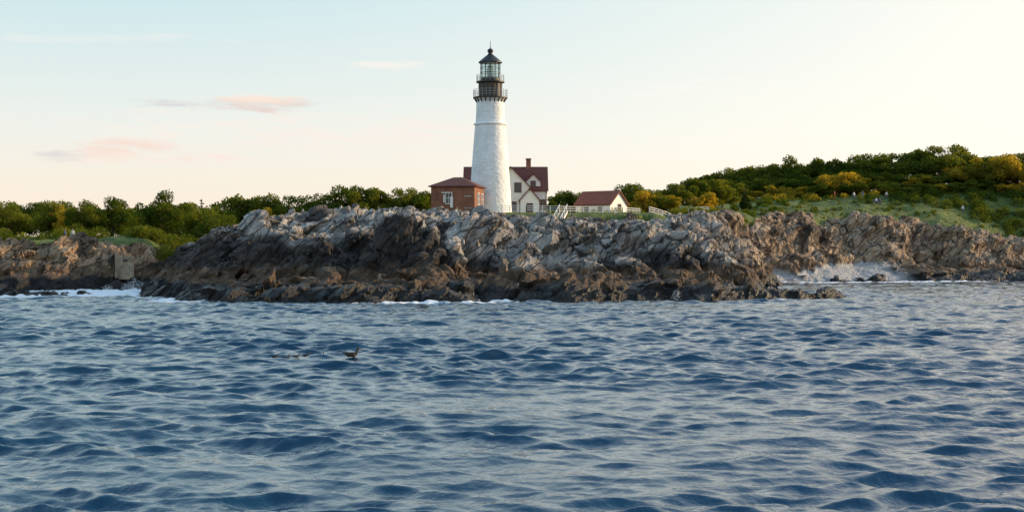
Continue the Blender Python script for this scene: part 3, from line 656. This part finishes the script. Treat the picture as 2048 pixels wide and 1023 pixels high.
# ------------------------------------------------------------ people
def skin_obj(name,pts,edges,mats,parent,sub=1,root=0):
    me=bpy.data.meshes.new(name); me.from_pydata([p[:3] for p in pts],edges,[]); me.update(); o=bpy.data.objects.new(name,me); scene.collection.objects.link(o); o.parent=parent
    me.materials.append(mats)
    md=o.modifiers.new('Skin','SKIN')
    for i,p in enumerate(pts):
        rr_=p[3]; me.skin_vertices[0].data[i].radius=(rr_,rr_) if not isinstance(rr_,tuple) else rr_
    me.skin_vertices[0].data[root].use_root=True
    md.use_smooth_shade=True; s=o.modifiers.new('Sub','SUBSURF'); s.levels=sub; s.render_levels=sub
    return o
M_skin=simple('skin',(.45,.27,.19),.6); M_hair=simple('hair',(.06,.04,.025),.7)
def person(X_,Y_,rz,shirt,pants,seated=False):
    z=ground(X_,Y_); e=empty('person',(X_,Y_,z-(.38 if seated else 0)),rz)
    mt=simple('shirt',shirt,.8); mp=simple('trousers',pants,.8)
    if seated: kn=[(.1,-.42,.88),(-.1,-.42,.88)]; ft=[(.1,-.48,.46),(-.1,-.48,.46)]
    else: kn=[(.11,-.05,.5),(-.1,.03,.5)]; ft=[(.13,-.12,.08),(-.12,.12,.08)]
    pts=[(0,0,.92,.15),(.1,0,.88,.1),(*kn[0],.065),(*ft[0],.045),(ft[0][0],ft[0][1]-.16,ft[0][2]-.03,.04),(-.1,0,.88,.1),(*kn[1],.065),(*ft[1],.045),(ft[1][0],ft[1][1]-.16,ft[1][2]-.03,.04)]
    skin_obj('legs',pts,[(0,1),(1,2),(2,3),(3,4),(0,5),(5,6),(6,7),(7,8)],mp,e)
    pts=[(0,0,.95,.15),(0,0,1.15,.14),(0,0,1.38,.15),(0,0,1.48,.07),(0,-.01,1.56,.055),(.19,0,1.4,.065),(.25,.02,1.14,.045),(.24,-.1,.92,.033),(.235,-.14,.84,.03),(-.19,0,1.4,.065),(-.25,.03,1.14,.045),(-.24,-.06,.92,.033),(-.235,-.1,.84,.03)]
    skin_obj('torso_and_arms',pts,[(0,1),(1,2),(2,3),(3,4),(2,5),(5,6),(6,7),(7,8),(2,9),(9,10),(10,11),(11,12)],mt,e)
    def blob(nm,c,s,mat):
        me=bpy.data.meshes.new(nm); bm=bmesh.new(); bmesh.ops.create_uvsphere(bm,u_segments=14,v_segments=10,radius=1)
        for v in bm.verts: v.co=Vector((v.co.x*s[0]*(1-.18*max(0,-v.co.z)),v.co.y*s[1],v.co.z*s[2]))+Vector(c)
        for f in bm.faces: f.smooth=True
        bm.to_mesh(me); bm.free(); me.materials.append(mat); o=bpy.data.objects.new(nm,me); scene.collection.objects.link(o); o.parent=e
    blob('head',(0,-.02,1.64),(.078,.095,.118),M_skin); blob('nose',(0,-.115,1.635),(.014,.02,.022),M_skin); blob('hair',(0,.005,1.675),(.086,.098,.1),M_hair)
    for sx in (-1,1): blob('ear',(sx*.08,-.01,1.635),(.012,.022,.03),M_skin); blob('eye',(sx*.03,-.108,1.65),(.01,.008,.008),M_hair)
    V=[];F=[]
    for sx,yy_ in ((1,-.15),(-1,-.11)):
        limb(V,F,(sx*.235,yy_+.01,.85),(sx*.233,yy_-.01,.77),.035,.03)
        for k in range(4): limb(V,F,(sx*.235,yy_-.035+k*.018,.775),(sx*.228,yy_-.045+k*.016,.70-.008*(1-abs(k-1.5))),.01,.007)
        limb(V,F,(sx*.23,yy_-.03,.82),(sx*.215,yy_-.07,.765),.012,.008)
    mesh_obj('hands',V,F,M_skin,e)
for a in [(69.5,289,.5,(.7,.7,.68),(.08,.09,.12)),(71.5,290,2.5,(.10,.12,.2),(.3,.28,.22)),(66,291,1.2,(.5,.12,.08),(.05,.05,.06)),(76.5,290.5,0,(.65,.6,.5),(.1,.1,.1)),(90,284,-.6,(.7,.7,.7),(.12,.12,.16)),(-61,197.5,.2,(.65,.62,.6),(.07,.08,.1)),(-62.2,198,1.9,(.12,.14,.3),(.2,.18,.15))]: person(*a)
bn=empty('park_bench',(73.2,285,ground(73.2,285)),.2)
boxes('seat',[(0,-.15+i*.15,.45,1.7,.12,.04) for i in range(3)],M_bark,bn); boxes('backrest',[(0,.26,.6+i*.15,1.7,.04,.12) for i in range(3)],M_bark,bn)
boxes('legs',[(sx,sy,h/2,.07,.07,h) for sx in (-.75,.75) for sy,h in ((-.18,.43),(.2,.95))],M_rail,bn)
person(73.0,285,.2,(.72,.72,.7),(.06,.07,.1),True); person(73.7,285.1,.2,(.08,.09,.14),(.06,.07,.1),True)

# ------------------------------------------------------------ ducks
MB=simple('duck_feathers',(.06,.04,.025),.8,.4,14); MW=simple('wing_feathers',(.045,.03,.022),.8); MBL=simple('bill',(.35,.2,.06),.5)
def duck(X_,Y_,s,rz,name='duck'):
    dd=(x+DX-X_)**2+(y+DY-Y_)**2; near=ZW[dd<.16]; h=float(np.percentile(near,80))
    e=empty(name,(X_,Y_,h+.02),rz); e.scale=(s,s,s)
    pts=[(0,0,.04,(.10,.085)),(.12,0,.05,(.085,.08)),(.19,0,.10,(.055,.055)),(.215,0,.18,.036),(.225,0,.245,.04),(.25,0,.265,.046),(.285,0,.258,.022),(-.13,0,.06,(.075,.06)),(-.22,0,.10,(.035,.025)),(-.28,0,.13,(.02,.01))]
    skin_obj('body',pts,[(0,1),(1,2),(2,3),(3,4),(4,5),(5,6),(0,7),(7,8),(8,9)],MB,e,2)
    V=[];F=[]; limb(V,F,(.29,0,.256),(.345,0,.245),.016,.011); F.append(tuple(range(6,12))); o=mesh_obj('bill',V,F,MBL,e); o.scale=(1,1.3,1)
    boxes('wings',[(-.04,sy,.09,.24,.012,.07) for sy in (-.092,.092)],MW,e)
duck(-7.1,62.6,1.35,R(8))
for a in [(-8.45,62.8,.6,.1),(-9.15,63.0,.7,-.2),(-9.45,62.2,.65,.2),(-10.0,62.7,.75,.3),(-10.4,62.3,.65,0)]: duck(*a,'duckling')

# ------------------------------------------------------------ world, sun, camera
w=bpy.data.worlds.new('World'); scene.world=w; w.use_nodes=True; N=w.node_tree.nodes; L=w.node_tree.links; bg=N['Background']
sky=N.new('ShaderNodeTexSky'); sky.sky_type='NISHITA'; sky.sun_disc=False; sky.sun_elevation=SUN_EL; sky.sun_rotation=SUN_AZ; sky.air_density=1.0; sky.dust_density=1.0; sky.ozone_density=1.5
ST=.12; bg.inputs['Strength'].default_value=ST
tc=N.new('ShaderNodeTexCoord'); sp_=N.new('ShaderNodeSeparateXYZ'); L.new(tc.outputs['Generated'],sp_.inputs[0])
def M(op,a,b=0,c=0,clamp=False):
    n=N.new('ShaderNodeMath'); n.operation=op; n.use_clamp=clamp
    for s,v in enumerate((a,b,c)):
        if isinstance(v,(int,float)): n.inputs[s].default_value=v
        else: L.new(v,n.inputs[s])
    return n.outputs[0]
def MX(f,a,b,mode='MIX'):
    n=N.new('ShaderNodeMixRGB'); n.blend_type=mode
    for s,v in enumerate((f,a,b)):
        if isinstance(v,(int,float)): n.inputs[s].default_value=v
        elif isinstance(v,tuple): n.inputs[s].default_value=(*v,1)
        else: L.new(v,n.inputs[s])
    return n.outputs[0]
X3,Y3,Z3=sp_.outputs
skyg=MX(1.0,sky.outputs[0],(2.4,3.1,3.3),'MULTIPLY')
rp=N.new('ShaderNodeValToRGB'); e=rp.color_ramp.elements
cols=[(0,(1.0,.78,.59)),(.06,(.97,.83,.70)),(.13,(.87,.86,.80)),(.26,(.63,.79,.81)),(.5,(.68,.88,.94)),(1,(.52,.76,.86))]
while len(e)<len(cols): e.new(.5)
for k,(p,c) in enumerate(cols): e[k].position=p; e[k].color=(*c,1)
L.new(M('MULTIPLY',Z3,1.5,clamp=True),rp.inputs['Fac'])
sdn=Vector((math.sin(SUN_AZ)*math.cos(SUN_EL),math.cos(SUN_AZ)*math.cos(SUN_EL),math.sin(SUN_EL)))
dt=N.new('ShaderNodeVectorMath'); dt.operation='DOT_PRODUCT'; L.new(tc.outputs['Generated'],dt.inputs[0]); dt.inputs[1].default_value=sdn
glow=M('POWER',M('MAXIMUM',dt.outputs['Value'],0.0),1.9)
haze=MX(M('MULTIPLY',glow,2.0,clamp=True),rp.outputs[0],(1.15,1.02,.87))
haze=MX(1.0,haze,(1/ST,1/ST,1/ST),'MULTIPLY')
hf=M('SUBTRACT',1.0,M('MULTIPLY',M('SUBTRACT',Z3,.35),1.8,clamp=True),clamp=True)
hf=M('MULTIPLY',hf,.94)
col=MX(hf,skyg,haze)
az=M('DIVIDE',X3,M('MAXIMUM',Y3,.05)); el=M('DIVIDE',Z3,M('MAXIMUM',Y3,.05))
cmb=N.new('ShaderNodeCombineXYZ'); L.new(M('MULTIPLY',az,12.0),cmb.inputs[0]); L.new(M('ADD',M('MULTIPLY',el,85.0),M('MULTIPLY',az,6.0)),cmb.inputs[1])
nz=N.new('ShaderNodeTexNoise'); nz.inputs['Scale'].default_value=1.8; nz.inputs['Detail'].default_value=9; nz.inputs['Roughness'].default_value=.68; nz.inputs['Distortion'].default_value=.4; L.new(cmb.outputs[0],nz.inputs['Vector'])
front=M('GREATER_THAN',Y3,.1)
def cloud(col,ca_,ce,wa,we,colr,strength,thr=.5):
    dx=M('DIVIDE',M('SUBTRACT',az,ca_),wa); dy=M('DIVIDE',M('SUBTRACT',el,ce),we)
    r2=M('ADD',M('MULTIPLY',dx,dx),M('MULTIPLY',dy,dy))
    f=M('SUBTRACT',M('ADD',M('SUBTRACT',1.0,r2),M('MULTIPLY',M('SUBTRACT',nz.outputs['Fac'],.5),4.5)),thr)
    f=M('MULTIPLY',M('MULTIPLY',f,.9,clamp=True),M('MULTIPLY',front,strength))
    return MX(f,col,tuple(c/ST for c in colr))
col=cloud(col,-.14,.085,.24,.024,(1.0,.86,.78),.6,.4)
col=cloud(col,-.215,.108,.065,.004,(.66,.64,.66),.75,.2)
col=cloud(col,-.180,.1065,.050,.0065,(.78,.60,.55),.8,.1)
col=cloud(col,-.183,.1095,.042,.005,(1.02,.83,.70),.9,.15)
col=cloud(col,-.27,.076,.045,.007,(.95,.72,.62),.7,.1)
col=cloud(col,-.32,.070,.022,.005,(.70,.65,.67),.7,.1)
col=cloud(col,-.255,.069,.07,.006,(.98,.80,.70),.6,.2)
col=cloud(col,-.09,.134,.035,.004,(1.0,.92,.84),.7,.2)
col=cloud(col,-.30,.153,.16,.005,(.95,.92,.86),.4,.4)
col=cloud(col,.20,.115,.20,.012,(1.02,.97,.92),.4,.4)
L.new(col,bg.inputs['Color'])
sl=bpy.data.lights.new('sun','SUN'); sl.energy=5.0; sl.angle=R(.5); sl.color=(1,.72,.42); so=bpy.data.objects.new('sun',sl); so.rotation_euler=sdn.to_track_quat('Z','Y').to_euler(); scene.collection.objects.link(so)
cam=bpy.data.cameras.new('camera'); cam.lens=50; cam.sensor_width=36; cam.clip_end=20000; cam.clip_start=.5
co=bpy.data.objects.new('camera',cam); co.location=(0,0,4.5); co.rotation_euler=(R(90),0,0); scene.collection.objects.link(co); scene.camera=co
scene.view_settings.view_transform='Standard'; scene.view_settings.look='None'; scene.view_settings.exposure=0
